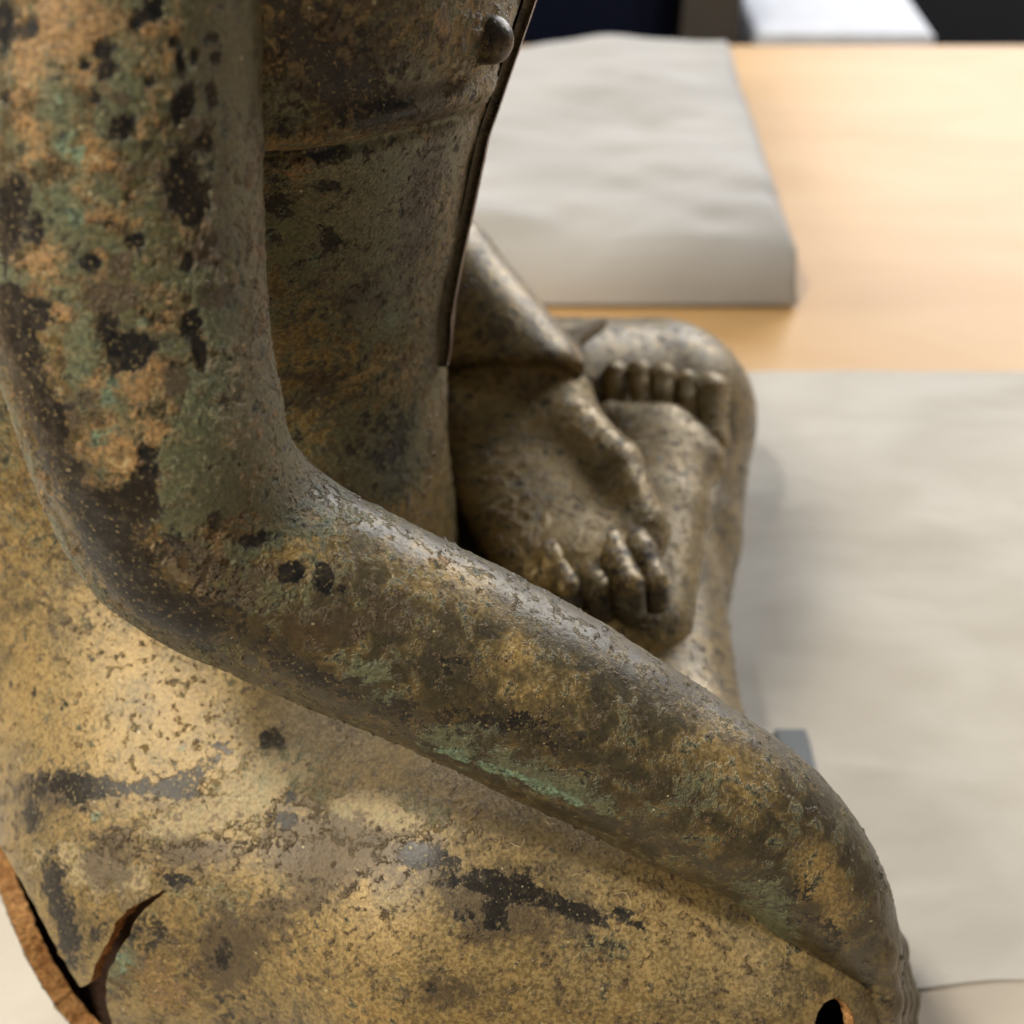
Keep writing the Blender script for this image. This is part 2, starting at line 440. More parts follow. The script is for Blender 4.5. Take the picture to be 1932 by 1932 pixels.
# things beyond the far table edge
cb = empty('dark_cabinet', (0.9, 1.95, -0.8)); tag(cb, 'near black low cabinet beyond the far edge of the table', 'cabinet')
box('carcass', -0.70, 1.0, -0.33, 0.5, 0.0, 0.66, MAT['dark'], cb, 0.006)
box('top_board', -0.72, 1.02, -0.35, 0.52, 0.66, 0.685, MAT['dark'], cb, 0.004)
wb = box('white_folded_sheet', 0.30, 0.53, 1.66, 1.96, -0.113, -0.062, MAT['white'], None, 0.012)
tag(wb, 'white folded sheet on the dark cabinet top behind the table', 'sheet')
tp = box('taupe_board', 0.205, 0.275, 1.62, 1.72, -0.113, 0.06, MAT['taupe'], None, 0.004)
tag(tp, 'dark taupe upright board between navy cushion and white folded sheet', 'board')
nv = box('navy_cushion', -0.30, 0.195, 1.58, 1.76, -0.8, 0.22, MAT['navy'], None, 0.05)
tag(nv, 'dark navy upright cushion standing behind the wrapped pad', 'cushion')

# ------------------------------------------------------------------ the figure
fig = empty('seated_bronze_figure', tuple(BASE))
tag(fig, 'corroded hollow bronze seated figure with legs crossed and hand over knee', 'statue')
KINDS = ('gold', 'olive', 'rust', 'green', 'cream', 'mint', 'brown', 'dark', 'dust')
DEF = dict(gold=0.42, olive=0.22, rust=0.16, green=0.22, cream=0.0, mint=0.0, brown=0.28, dark=0.20, dust=0.25)
def part(name, V, Fq, mat, parent=fig, attrs=None):
    off = BASE
    me = mesh_from(name, np.asarray(V) - off, Fq)
    a = dict(DEF); a.update(attrs or {})
    for k in KINDS:
        l = me.attributes.new(k, 'FLOAT', 'POINT')
        v = a[k]; l.data.foreach_set('value', np.clip(np.broadcast_to(v, len(me.vertices)), -0.6, 1.4).astype(np.float32))
    return link(name, me, mat, parent)

ZS = [0.04, 0.10, 0.15, 0.19, 0.228, 0.253, 0.276, 0.30, 0.326, 0.351, 0.375, 0.41, 0.45, 0.48, 0.50, 0.515]
FR = [-0.05, -0.045, -0.036, -0.030, -0.027, -0.0265, -0.0225, -0.0175, -0.0123, -0.004, 0.004, 0.004, -0.015, -0.035, -0.055, -0.07]
AX = [0.10, 0.105, 0.11, 0.112, 0.112, 0.110, 0.107, 0.104, 0.10, 0.096, 0.10, 0.097, 0.08, 0.06, 0.04, 0.03]
BY = [0.11, 0.097, 0.088, 0.08, 0.078, 0.08, 0.085, 0.09, 0.097, 0.106, 0.115, 0.122, 0.125, 0.115, 0.07, 0.035]
CX = [f - a for f, a in zip(FR, AX)]
def body_fn(P):
    X, Y, Z = P
    f = stack(P, ZS, CX, AX, BY)
    for sy in (0.360, 2 * YC - 0.360):
        f = smin(f, chain(P, [(-0.098, YC, 0.462), (-0.098, sy, 0.464)], [0.045, 0.042]), 0.02)
    f = smin(f, chain(P, [(-0.10, YC, 0.49), (-0.095, YC, 0.54)], [0.042, 0.04]), 0.02)
    f = smin(f, ellip(P, (-0.132, YC, 0.035), (0.110, 0.200, 0.165)), 0.05)
    rth = chain(P, [(-0.110, 0.362, 0.062), (-0.02, 0.312, 0.080), (0.08, 0.285, 0.070)], [0.084, 0.080, 0.060])
    lth = chain(P, [(-0.13, 0.565, 0.075), (-0.02, 0.615, 0.073), (0.083, 0.652, 0.066)], [0.086, 0.072, 0.057])
    f = smin(f, rth, 0.03); f = smin(f, lth, 0.03)
    rsh = chain(P, [(0.085, 0.285, 0.066), (0.073, 0.345, 0.060), (0.068, 0.41, 0.056), (0.072, 0.50, 0.066)], [0.056, 0.044, 0.038, 0.034])
    lsh = chain(P, [(0.090, 0.652, 0.060), (0.085, 0.56, 0.048), (0.06, 0.44, 0.04)], [0.053, 0.040, 0.034])
    f = smin(f, smin(rsh, lsh, 0.008), 0.014)
    return smax(f, 0.0015 - Z, 0.006)
BV, BF = surface_net(body_fn, (-0.27, 0.17, -0.004), (0.165, 0.775, 0.545), 0.0030)
BV = relax(BV, BF, 3)
bvh_body = BVHTree.FromPolygons(BV.tolist(), BF.tolist())
BV, BF = subdivide(BV, BF)
# fold under the breast on the near flank
zf = np.interp(BV[:, 1], [0.34, 0.38, 0.41, 0.44], [0.362, 0.361, 0.354, 0.344])
dz = BV[:, 2] - zf
w = np.clip((0.450 - BV[:, 1]) / 0.05, 0, 1) * (BV[:, 0] > -0.2)
nrm = np.stack([BV[:, 0] - np.interp(BV[:, 2], ZS, CX), BV[:, 1] - YC, np.zeros(len(BV))], 1)
nrm /= np.linalg.norm(nrm, axis=1)[:, None] + 1e-9
amt = 0.0044 * np.exp(-((dz - 0.0050) / 0.0050) ** 2) - 0.0034 * np.exp(-((dz + 0.0045) / 0.0030) ** 2)
BV += nrm * (amt * w)[:, None]
BV += nrm * (0.0012 * fbm(BV, 22, 2, 2.0))[:, None] * (BV[:, 2] > 0.2)[:, None]

# --- the breaks in the hollow casting: torn hip, crack and knee hole, cut through the shell
def pixv(V):
    d = V[:, 1] * CT + (CAM_H - V[:, 2]) * ST
    return np.stack([966 + V[:, 0] / d * FP, 966 + ((CAM_H - V[:, 2]) * CT - V[:, 1] * ST) / d * FP], 1)
def inpoly(Q, poly):
    poly = np.asarray(poly, float); x, y = Q[:, 0], Q[:, 1]; r = np.zeros(len(Q), bool)
    for (x1, y1_), (x2, y2_) in zip(poly, np.roll(poly, -1, 0)):
        c = (y1_ > y) != (y2_ > y)
        r ^= c & (x < (x2 - x1) * (y - y1_) / (y2_ - y1_ + 1e-12) + x1)
    return r
def vert_normals(V, Fq):
    n = np.cross(V[Fq[:, 2]] - V[Fq[:, 0]], V[Fq[:, 3]] - V[Fq[:, 1]])
    N = np.stack([sum(np.bincount(Fq[:, c], n[:, k], minlength=len(V)) for c in range(4)) for k in range(3)], 1)
    return N / (np.linalg.norm(N, axis=1)[:, None] + 1e-12)
def rough_poly(pts, amp, seed, n=10):
    r = np.random.RandomState(seed); out = []
    pts = np.asarray(pts, float)
    for a, b in zip(pts, np.roll(pts, -1, 0)):
        for t in np.arange(n) / n:
            out.append(a + (b - a) * t + r.randn(2) * amp * (1 if 0 < t else 0.3))
    return np.array(out)
TEAR = rough_poly([(-80, 1450), (0, 1592), (55, 1690), (105, 1782), (152, 1866), (166, 1858), (185, 1812), (208, 1768), (220, 1738), (250, 1712),
        (288, 1690), (316, 1677), (296, 1697), (270, 1718), (253, 1740), (243, 1768), (222, 1798), (206, 1834), (200, 1876), (212, 1932), (225, 2010), (-120, 2010)], 1.6, 3, 5)
HOLE = rough_poly([(1538, 1990), (1537, 1930), (1546, 1905), (1560, 1888), (1578, 1882), (1594, 1890), (1606, 1908), (1614, 1935), (1600, 1990)], 1.5, 5, 4)
N = vert_normals(BV, BF)
view = np.array([0, 0, CAM_H]) - BV
facing = (N * view).sum(1) / np.linalg.norm(view, axis=1)
q = pixv(BV)
nearside = BV[:, 1] < 0.47
cut_v = ((inpoly(q, TEAR) & (facing > 0.02)) | (inpoly(q, HOLE) & (facing > 0.0))) & nearside
keep = ~cut_v[BF].any(1)
BFk = BF[keep]
E = np.concatenate([BFk[:, [0, 1]], BFk[:, [1, 2]], BFk[:, [2, 3]], BFk[:, [3, 0]]])
key = np.sort(E, 1); key = key[:, 0].astype(np.int64) * len(BV) + key[:, 1]
u, inv, cnt = np.unique(key, return_inverse=True, return_counts=True)
BE = E[cnt[inv] == 1]
bverts = np.unique(BE)
allp = np.concatenate([TEAR, HOLE])
for vi in bverts:                                  # pull the torn border onto the traced break
    if facing[vi] < 0.12: continue
    for poly in (TEAR, HOLE):
        A_, B_ = poly, np.roll(poly, -1, 0); ab = B_ - A_
        t = np.clip(((q[vi] - A_) * ab).sum(1) / ((ab ** 2).sum(1) + 1e-9), 0, 1)
        pt = A_ + ab * t[:, None]; dd = np.hypot(*(pt - q[vi]).T); k = dd.argmin()
        if dd[k] < 14:
            r_ = np.array(ray(*pt[k])); o_ = np.array([0, 0, CAM_H])
            tt = ((BV[vi] - o_) @ N[vi]) / (r_ @ N[vi])
            BV[vi] = o_ + r_ * tt
for _ in range(2):                                 # even out the border a little
    S = np.zeros_like(BV); c = np.zeros(len(BV))
    np.add.at(S, BE[:, 0], BV[BE[:, 1]]); np.add.at(c, BE[:, 0], 1)
    np.add.at(S, BE[:, 1], BV[BE[:, 0]]); np.add.at(c, BE[:, 1], 1)
    BV[bverts] = 0.65 * BV[bverts] + 0.35 * (S[bverts] / c[bverts][:, None])
# shell thickness along the break
rid = -np.ones(len(BV), int); rid[bverts] = np.arange(len(bverts))
pb, pn, pq = BV[bverts], N[bverts], pixv(BV[bverts])
upper = (pq[:, 0] > 150) & (pq[:, 0] < 330) & (pq[:, 1] < 1880) & inpoly(pq + np.array([-9.0, -7.0]), TEAR) == False
lip = np.zeros((len(pb), 3))
isup = (pq[:, 0] > 150) & (pq[:, 0] < 330) & inpoly(pq + np.array([10.0, 8.0]), TEAR) & ~inpoly(pq - np.array([10.0, 8.0]), TEAR)
right = np.array([1.0, 0, 0]); lip[isup] = (right * 0.55 + np.array([0, 0, -0.25]))
back = facing[bverts] < 0.15
rings = []
for k, s in enumerate((0.0, 0.25, 0.6, 1.0)):
    th = np.where(back, 0.0080, np.where(isup, 0.0045, 0.0045))
    jit = 0.0006 * np.stack([vnoise(pb, 500, 11 * j + 3 * k) for j in range(3)], 1) * (k > 0)
    rings.append(pb - pn * (th * s)[:, None] + lip * 0.0016 * s + jit)
RV = np.concatenate(rings); nb = len(bverts)
rid_e = rid[BE]
RF = []
for a, b in BE:
    a, b = rid[a], rid[b]
    for k in range(3): RF.append((b + k * nb, a + k * nb, a + (k + 1) * nb, b + (k + 1) * nb))
RF = np.array(RF)
used = np.zeros(len(BV), bool); used[np.unique(BFk)] = True
remap = np.cumsum(used) - 1
BV, BFk = BV[used], remap[BFk]
BN = vert_normals(BV, BFk)

# right arm: sections measured as outer edge, inner edge, world y of the middle, thickness ratio
ARM = [((-62, -330), (478, -330), 0.358, 1.00), ((-58, -150), (488, -150), 0.352, 1.00), ((-50, 0), (490, 0), 0.346, 1.00),
       ((-38, 300), (489, 300), 0.335, 1.00), ((0, 600), (502, 590), 0.322, 1.00), ((52, 800), (528, 755), 0.312, 1.0),
       ((105, 960), (548, 830), 0.311, 1.0), ((190, 1105), (575, 870), 0.310, 1.0), ((310, 1203), (620, 903), 0.309, 1.0),
       ((450, 1268), (690, 940), 0.308, 1.0), ((610, 1338), (800, 1000), 0.306, 1.0), ((745, 1395), (930, 1068), 0.303, 1.0),
       ((900, 1465), (1075, 1143), 0.299, 1.0), ((1060, 1545), (1225, 1232), 0.294, 1.0), ((1210, 1618), (1360, 1318), 0.288, 1.0),
       ((1345, 1680), (1500, 1425), 0.282, 1.0), ((1460, 1752), (1610, 1545), 0.277, 1.05), ((1545, 1815), (1662, 1665), 0.273, 1.15),
       ((1600, 1870), (1676, 1785), 0.268, 1.3), ((1622, 1940), (1684, 1885), 0.264, 1.3), ((1636, 2030), (1692, 1990), 0.260, 1.3)]
def catmull(A, n):
    A = np.asarray(A, float)
    t = np.linspace(0, len(A) - 1, n); i = np.clip(t.astype(int), 0, len(A) - 2); f = (t - i)[:, None]
    p0 = A[np.maximum(i - 1, 0)]; p1 = A[i]; p2 = A[i + 1]; p3 = A[np.minimum(i + 2, len(A) - 1)]
    return 0.5 * (2 * p1 + (p2 - p0) * f + (2 * p0 - 5 * p1 + 4 * p2 - p3) * f ** 2 + (3 * p1 - p0 - 3 * p2 + p3) * f ** 3)
def loft(sec, n, m):
    A = catmull([(o[0], o[1], i[0], i[1], y, r) for o, i, y, r in sec], n)
    Cc, U, R = [], [], []
    for ox, oy, ix, iy, y, r in A:
        c = at((ox + ix) / 2, (oy + iy) / 2, y=y); d = depth(c)
        o, i = at(ox, oy, d=d), at(ix, iy, d=d)
        Cc.append((o + i) / 2); U.append((i - o) / 2); R.append(r)
    Cc = np.array(Cc); U = np.array(U)
    ru = np.linalg.norm(U, axis=1); Un = U / ru[:, None]
    T = np.gradient(Cc, axis=0); T -= (T * Un).sum(1)[:, None] * Un; T /= np.linalg.norm(T, axis=1)[:, None]
    W = np.cross(Un, T)
    th = np.linspace(0, 2 * math.pi, m, endpoint=False)
    V = (Cc[:, None] + ru[:, None, None] * (np.cos(th)[None, :, None] * Un[:, None]
         + (np.sin(th)[None, :] * np.array(R)[:, None])[:, :, None] * W[:, None]))
    i = np.arange(n - 1)[:, None] * m; j = np.arange(m)[None]
    Fq = np.stack([i + j, i + (j + 1) % m, i + m + (j + 1) % m, i + m + j], -1).reshape(-1, 4)
    return V.reshape(-1, 3), Fq
AN, AM = 640, 360
AV, AF = loft(ARM, AN, AM)
ANn = vert_normals(AV, AF)
if ((AV - np.repeat(AV.reshape(AN, AM, 3).mean(1), AM, 0)) * ANn).sum() < 0:
    AF = AF[:, ::-1]; ANn = -ANn
AV = AV + ANn * (0.0010 * fbm(AV, 30, 3, 8.0))[:, None]
sub = AV.reshape(AN, AM, 3)[::4, ::4].reshape(-1, 3)
n4, m4 = AN // 4, AM // 4
i_ = np.arange(n4 - 1)[:, None] * m4; j_ = np.arange(m4)[None]
bvh_arm = BVHTree.FromPolygons(sub.tolist(), np.stack([i_ + j_, i_ + (j_ + 1) % m4, i_ + m4 + (j_ + 1) % m4, i_ + m4 + j_], -1).reshape(-1, 4).tolist())

# ------------------------------------------------------------------ where each corrosion product sits, plus painted light on the breast fold
def stain(V, attrs, bvh, kind, px, py, rx, ry, ang=0.0, wt=0.8):
    o = Vector((0, 0, CAM_H)); r = ray(px, py)
    hit, nn, _, _ = bvh.ray_cast(o, r.normalized())
    if hit is None: return
    def onplane(qx, qy):
        rr = ray(qx, qy); den = rr.dot(nn)
        if abs(den) < 0.12: den = 0.12 if den > 0 else -0.12
        return o + rr * ((hit - o).dot(nn) / den)
    ex, ey = np.array(onplane(px + 1, py) - hit), np.array(onplane(px, py + 1) - hit)
    M = np.linalg.pinv(np.stack([ex, ey], 1))
    d = V - np.array(hit)
    R = max(rx, ry) * max(np.linalg.norm(ex), np.linalg.norm(ey)) * 2.6
    s = np.nonzero((np.abs(d) < R).all(1))[0]
    if not len(s): return
    d = d[s]; ab = d @ M.T
    ca, sa = math.cos(math.radians(ang)), math.sin(math.radians(ang))
    u, v = (ab[:, 0] * ca + ab[:, 1] * sa) / rx, (-ab[:, 0] * sa + ab[:, 1] * ca) / ry
    c = (d @ np.array(nn)) / 0.025
    g = np.exp(-((u * u + v * v) ** 1.3) * 0.8 - c * c)
    attrs[kind][s] += wt * g
def stains(V, attrs, bvh, ox, oy, sc, rows):
    for k, x, y, rx, ry, *rest in rows:
        ang, wt = (list(rest) + [0, 0.8][len(rest):])[:2]
        if wt > 0: wt *= {'dark': 1.25, 'rust': 0.9, 'mint': 0.95}.get(k, 1.25)
        stain(V, attrs, bvh, k, ox + x * sc, oy + y * sc, rx * sc * (1.0 if k == 'dark' else 1.15), ry * sc * (1.0 if k == 'dark' else 1.15), ang, wt)
def trail(V, attrs, bvh, kind, ox, oy, sc, pts, rx, wt=0.6):
    pts = np.array(pts, float)
    for a, b in zip(pts[:-1], pts[1:]):
        n = max(1, int(np.hypot(*(b - a)) / (rx * 1.1)))
        for t in np.arange(n) / n:
            p = a + (b - a) * t
            stain(V, attrs, bvh, kind, ox + p[0] * sc, oy + p[1] * sc, rx * sc, rx * sc, 0, wt)
K = 0.3307
s_ = np.repeat(np.linspace(0, 1, AN), AM)
up_ = np.clip(ANn[:, 2], 0, 1)
AA = dict(gold=np.interp(s_, [0, .3, .5, .8, 1], [.42, .40, .24, .20, .26]), olive=np.interp(s_, [0, .25, .40, .50, 1], [.62, .62, .55, .28, .20]),
          rust=np.interp(s_, [0, .25, .42, 1], [.34, .34, .10, .02]), green=np.interp(s_, [0, .3, .5, 1], [.34, .34, .24, .18]),
          cream=0.0 * s_ - 0.1, mint=0.0 * s_ - 0.05, brown=np.interp(s_, [0, .3, .5, .8, 1], [.08, .1, .25, .30, .36]),
          dark=np.interp(s_, [0, .3, .5, 1], [.08, .08, .05, .06]), dust=0.04 + 0.16 * up_ * (s_ > 0.3))
stains(AV, AA, bvh_arm, 0, 0, K, [
    ('dark', 580, 280, 55, 65), ('dark', 610, 410, 65, 50), ('dark', 770, 130, 45, 60), ('dark', 870, 60, 50, 70), ('dark', 985, 235, 34, 30), ('dark', 1180, 225, 40, 40),
    ('dark', 1020, 340, 30, 55), ('dark', 1100, 310, 25, 45), ('dark', 1060, 560, 55, 95), ('dark', 1200, 540, 25, 55), ('dark', 540, 560, 50, 45), ('dark', 690, 730, 95, 65),
    ('dark', 1215, 325, 30, 35), ('dark', 1010, 650, 35, 70), ('dark', 1160, 800, 45, 75), ('dark', 1040, 1050, 95, 180), ('dark', 1110, 1210, 65, 100), ('dark', 760, 1380, 55, 55),
    ('dark', 530, 1500, 48, 52), ('brown', 690, 1510, 55, 60), ('dark', 1070, 1480, 40, 60), ('dark', 80, 1080, 85, 95), ('dark', 60, 1320, 75, 150),
    ('dark', 215, 1310, 36, 95), ('dark', 60, 1780, 110, 160), ('dark', 200, 1790, 90, 80), ('dark', 600, 1860, 55, 90), ('dark', 1090, 1850, 75, 80), ('dark', 40, 560, 40, 40),
    ('dark', 490, 380, 30, 30), ('dark', 845, 460, 26, 20), ('dark', 40, 120, 60, 120), ('dark', 180, 180, 60, 60),
    ('rust', 300, 250, 220, 220, 0, .55), ('rust', 200, 420, 150, 120, 0, .4), ('rust', 430, 130, 190, 120, 0, .55), ('rust', 880, 330, 110, 120, 0, .55), ('rust', 930, 160, 70, 45, 0, .6),
    ('rust', 180, 740, 90, 70, 0, .5), ('rust', 560, 890, 115, 85, 0, .7), ('rust', 220, 860, 70, 60, 0, .5), ('rust', 230, 1500, 65, 120, 0, .55), ('rust', 490, 1090, 80, 50, 0, .5), ('rust', 780, 1270, 34, 30, 0, .7),
    ('rust', 570, 1440, 40, 30, 0, .7), ('rust', 600, 1200, 100, 60, 0, .35), ('cream', 540, 900, 70, 50, 0, .5),
    ('mint', 480, 740, 50, 36, 0, .75), ('mint', 390, 900, 90, 110, 0, .60), ('mint', 580, 830, 60, 40, 0, .55), ('mint', 440, 1230, 60, 50, 0, .5), ('mint', 820, 1830, 60, 40, 0, .55), ('mint', 90, 1560, 45, 35, 0, .55), ('mint', 330, 580, 40, 40, 0, .5),
    ('green', 660, 560, 115, 220, 0, .5), ('green', 300, 560, 90, 80, 0, .4), ('green', 1180, 1620, 90, 110, 0, .5), ('green', 1250, 1850, 110, 90, 0, .5), ('green', 420, 1100, 200, 140, 0, .3), ('green', 60, 1620, 90, 80, 0, .4),
    ('brown', 1070, 730, 65, 65, 0, .6), ('brown', 1180, 1430, 75, 85, 0, .65), ('brown', 640, 1700, 150, 90, 0, .55), ('brown', 1240, 1700, 95, 65, 0, .65), ('brown', 800, 960, 120, 70, 0, .4), ('brown', 700, 580, 60, 50, 0, .4),
    ('brown', 960, 1150, 60, 120, 0, .5), ('brown', 1270, 1050, 60, 300, 0, .30),
    ('dust', 1330, 500, 130, 600, 0, .55), ('dust', 1420, 1300, 60, 500, 0, .6), ('olive', 1300, 300, 150, 320, 0, .4), ('rust', 1330, 500, 130, 600, 0, -.4)])
stains(AV, AA, bvh_arm, 0, 575.2, K, [
    ('dark', 760, 270, 110, 90, 0, .9), ('dark', 660, 250, 45, 120), ('dark', 1140, 290, 42, 100), ('brown', 1010, 430, 65, 85, 0, .8), ('dark', 840, 1000, 75, 150), ('dark', 640, 1150, 160, 100),
    ('dark', 700, 1450, 260, 190, 0, .50), ('dark', 1000, 1750, 300, 120, 0, .45), ('brown', 1060, 1430, 130, 100, 0, .7), ('brown', 1300, 1600, 250, 130, 0, .4),
    ('dark', 1430, 1340, 85, 42), ('dark', 1660, 1520, 80, 65, 0, .65), ('dark', 1850, 1580, 50, 75, 0, .65), ('dark', 1220, 1230, 42, 55, 0, .7), ('dark', 840, 840, 50, 30), ('brown', 340, 640, 110, 260, 60, .4),
    ('rust', 800, 430, 110, 115, 0, .7), ('rust', 700, 830, 150, 115, 0, .75), ('rust', 860, 750, 130, 65, 0, .7), ('rust', 1240, 1400, 95, 60, 0, .55), ('rust', 1130, 1280, 55, 30, 0, .6), ('rust', 300, 60, 90, 60, 0, .5), ('rust', 540, 440, 70, 50, 0, .45),
    ('cream', 690, 860, 120, 80, 0, .45), ('cream', 400, 1090, 60, 60, 0, .55), ('cream', 340, 500, 50, 40, 0, .5),
    ('mint', 560, 700, 100, 110, 0, .55), ('mint', 640, 470, 55, 70, 0, .5), ('mint', 840, 100, 60, 40, 0, .5), ('mint', 840, 570, 50, 40, 0, .4),
    ('green', 1150, 1000, 200, 170, 0, .55), ('green', 1050, 1170, 130, 90, 0, .5), ('green', 1370, 1400, 120, 60, 0, .5), ('green', 480, 290, 90, 100, 0, .45), ('green', 1180, 480, 110, 130, 0, .45), ('green', 1150, 700, 120, 90, 0, .3),
    ('gold', 1450, 950, 260, 220, 0, .3), ('olive', 1400, 900, 300, 260, 0, .25), ('gold', 1650, 1300, 200, 120, 0, .3),
    ('dust', 1470, 300, 90, 500, 0, .6), ('dust', 1700, 900, 160, 140, 35, .5)])
trail(AV, AA, bvh_arm, 'dark', 0, 575.2, K, [(40, 100), (100, 300), (180, 480), (250, 640), (300, 800), (380, 1000), (480, 1200), (600, 1400), (760, 1600), (950, 1760), (1150, 1850), (1400, 1900)], 125, 0.60)
trail(AV, AA, bvh_arm, 'olive', 0, 575.2, K, [(150, 300), (250, 640), (380, 1000), (600, 1400), (950, 1700), (1300, 1800)], 190, -0.30)
trail(AV, AA, bvh_arm, 'cream', 0, 575.2, K, [(880, 1370), (960, 1470), (1080, 1580), (1180, 1640), (1290, 1670)], 36, 0.62)
trail(AV, AA, bvh_arm, 'rust', 0, 575.2, K, [(900, 1370), (1000, 1500), (1120, 1600), (1290, 1670)], 34, 0.4)
trail(AV, AA, bvh_arm, 'dark', 511, 958, K, [(-200, 650), (0, 800), (300, 1000), (560, 1100), (800, 1180), (980, 1180), (1300, 1180), (1650, 1330), (1900, 1480)], 100, 0.36)
trail(AV, AA, bvh_arm, 'mint', 511, 958, K, [(960, 1365), (1100, 1420), (1300, 1490), (1500, 1560), (1800, 1690)], 34, 0.52)
trail(AV, AA, bvh_arm, 'green', 511, 958, K, [(900, 1330), (1100, 1390), (1300, 1450), (1500, 1520), (1800, 1650), (2000, 1760)], 75, 0.42)
stains(AV, AA, bvh_arm, 511, 958, K, [
    ('dark', 130, 370, 65, 55, 0, .7), ('dark', 310, 410, 38, 80, 0, .7), ('dark', 410, 470, 32, 30, 0, .7), ('brown', 300, 680, 220, 90, 0, .5), ('dark', 300, 700, 200, 70, 0, .3), ('brown', 700, 600, 140, 80, 0, .4),
    ('dark', 1000, 900, 160, 75, 0, .42), ('green', 560, 950, 130, 60, 0, .5), ('green', 640, 1080, 100, 50, 0, .4), ('green', 1200, 1260, 130, 50, 0, .3), ('gold', 1400, 800, 70, 80, 0, .4),
    ('gold', 1000, 420, 300, 120, 25, .3), ('rust', 960, 310, 55, 26, 0, .7), ('rust', 1560, 1250, 60, 35, 0, .4), ('cream', 1580, 1250, 50, 30, 0, .4), ('gold', 150, 250, 180, 140, 0, .35), ('gold', 1500, 1000, 250, 150, 25, .25)])
stains(AV, AA, bvh_arm, 1293, 1293, K, [
    ('green', 440, 1330, 150, 60, 40, .7), ('mint', 430, 1340, 130, 40, 40, .45), ('green', 690, 1550, 60, 40, 30, .7), ('green', 880, 1700, 110, 55, 40, .75), ('dark', 620, 1150, 80, 70, 0, .4), ('dark', 750, 1300, 90, 90, 0, .4),
    ('dark', 830, 1500, 90, 90, 0, .4), ('dark', 1010, 1790, 80, 80, 0, .6), ('gold', 750, 1030, 100, 140, 0, .45), ('gold', 880, 1260, 90, 120, 0, .45), ('gold', 250, 450, 300, 200, 30, .3), ('rust', 200, 780, 200, 60, 35, .25),
    ('green', 100, 600, 160, 130, 0, .3), ('dark', 1150, 1800, 50, 200, 15, .4)])
rarm = part('right_arm', AV, AF, MAT['bronze'], fig, AA)

nb_ = len(BV); zt = BV[:, 2]
tor = np.clip((zt - 0.17) / 0.05, 0, 1) * (BV[:, 1] < 0.60)      # trunk
upb = np.clip(BN[:, 2], 0, 1)
BA = dict(gold=0.60 - 0.06 * tor, olive=0.14 + 0.02 * tor, rust=0.12 + 0.20 * tor, green=0.08 + 0.38 * tor, cream=np.full(nb_, -0.1), mint=np.full(nb_, -0.1),
          brown=0.30 + 0.0 * tor, dark=-0.04 + 0.18 * tor, dust=0.05 + 0.24 * upb * (1 - tor))
far = (BV[:, 1] > 0.5) | ((BV[:, 0] > 0.02) & (BV[:, 1] > 0.335))
BA['dust'] = np.where(far, 0.05 + 0.1 * upb, BA['dust']); BA['brown'] = np.where(far, 0.34, BA['brown']); BA['gold'] = np.where(far, 0.52, BA['gold'])
stains(BV, BA, bvh_body, 0, 1293, K, [                           # hip and near thigh, left half
    ('gold', 650, 200, 700, 300, 0, .5), ('dark', 650, 200, 600, 240, 0, -.2), ('brown', 650, 200, 600, 260, 0, -.3), ('dark', 1560, 310, 95, 75, 0, .8), ('dark', 200, 60, 30, 60, 0, .5), ('dark', 350, 110, 55, 40, 0, .6),
    ('dark', 1050, 610, 130, 65, 0, .8), ('dark', 450, 630, 180, 100, 0, .55), ('brown', 300, 600, 250, 110, 0, .4), ('dark', 180, 760, 55, 120, 0, .65), ('dark', 300, 1100, 80, 210, -15, .55),
    ('dark', 350, 1330, 80, 150, -20, .55), ('dark', 420, 1520, 70, 130, -25, .5), ('dark', 1600, 770, 100, 60, 0, .75), ('dark', 1660, 640, 55, 40, 0, .7), ('brown', 1790, 920, 190, 150, 0, .6), ('dark', 1000, 1110, 110, 42, 0, .7),
    ('brown', 620, 1000, 120, 130, 0, .6), ('brown', 1100, 950, 200, 70, 0, .5), ('dark', 560, 1400, 90, 110, 0, .45), ('dark', 850, 1440, 120, 120, 0, .5), ('dark', 1260, 1540, 90, 130, 0, .45), ('brown', 1290, 1480, 110, 160, 0, .5), ('dark', 1300, 1850, 120, 120, 0, .3),
    ('cream', 1000, 810, 190, 100, 0, .62), ('cream', 1350, 660, 220, 130, 0, .62), ('cream', 1620, 470, 230, 120, 0, .60), ('cream', 1560, 860, 110, 70, 0, .55), ('cream', 470, 1010, 140, 140, 0, .50), ('cream', 780, 1090, 110, 80, 0, .5), ('cream', 640, 1180, 160, 150, 0, .4),
    ('cream', 200, 1000, 100, 120, 0, .45), ('cream', 1200, 1180, 200, 90, 0, .45), ('green', 1650, 430, 200, 100, 0, .45), ('green', 1000, 790, 120, 60, 0, .35), ('green', 1250, 1200, 260, 110, 0, .35), ('rust', 860, 1060, 75, 45, 0, .6), ('rust', 700, 900, 120, 80, 0, .35),
    ('mint', 700, 1600, 75, 110, 0, .62), ('green', 700, 1600, 110, 150, 0, .5), ('mint', 900, 1290, 50, 35, 0, .55), ('mint', 560, 740, 36, 30, 0, .9), ('mint', 1035, 355, 26, 20, 0, .9),
    ('rust', 1350, 560, 60, 50, 0, .5), ('rust', 1780, 660, 60, 40, 0, .5), ('rust', 900, 1650, 200, 150, 0, .35), ('rust', 1000, 1800, 200, 120, 0, .3)])
trail(BV, BA, bvh_body, 'dark', 0, 1293, K, [(150, 560), (400, 540), (600, 570), (800, 600), (950, 560), (1100, 480), (1250, 390), (1380, 330)], 62, 0.5)
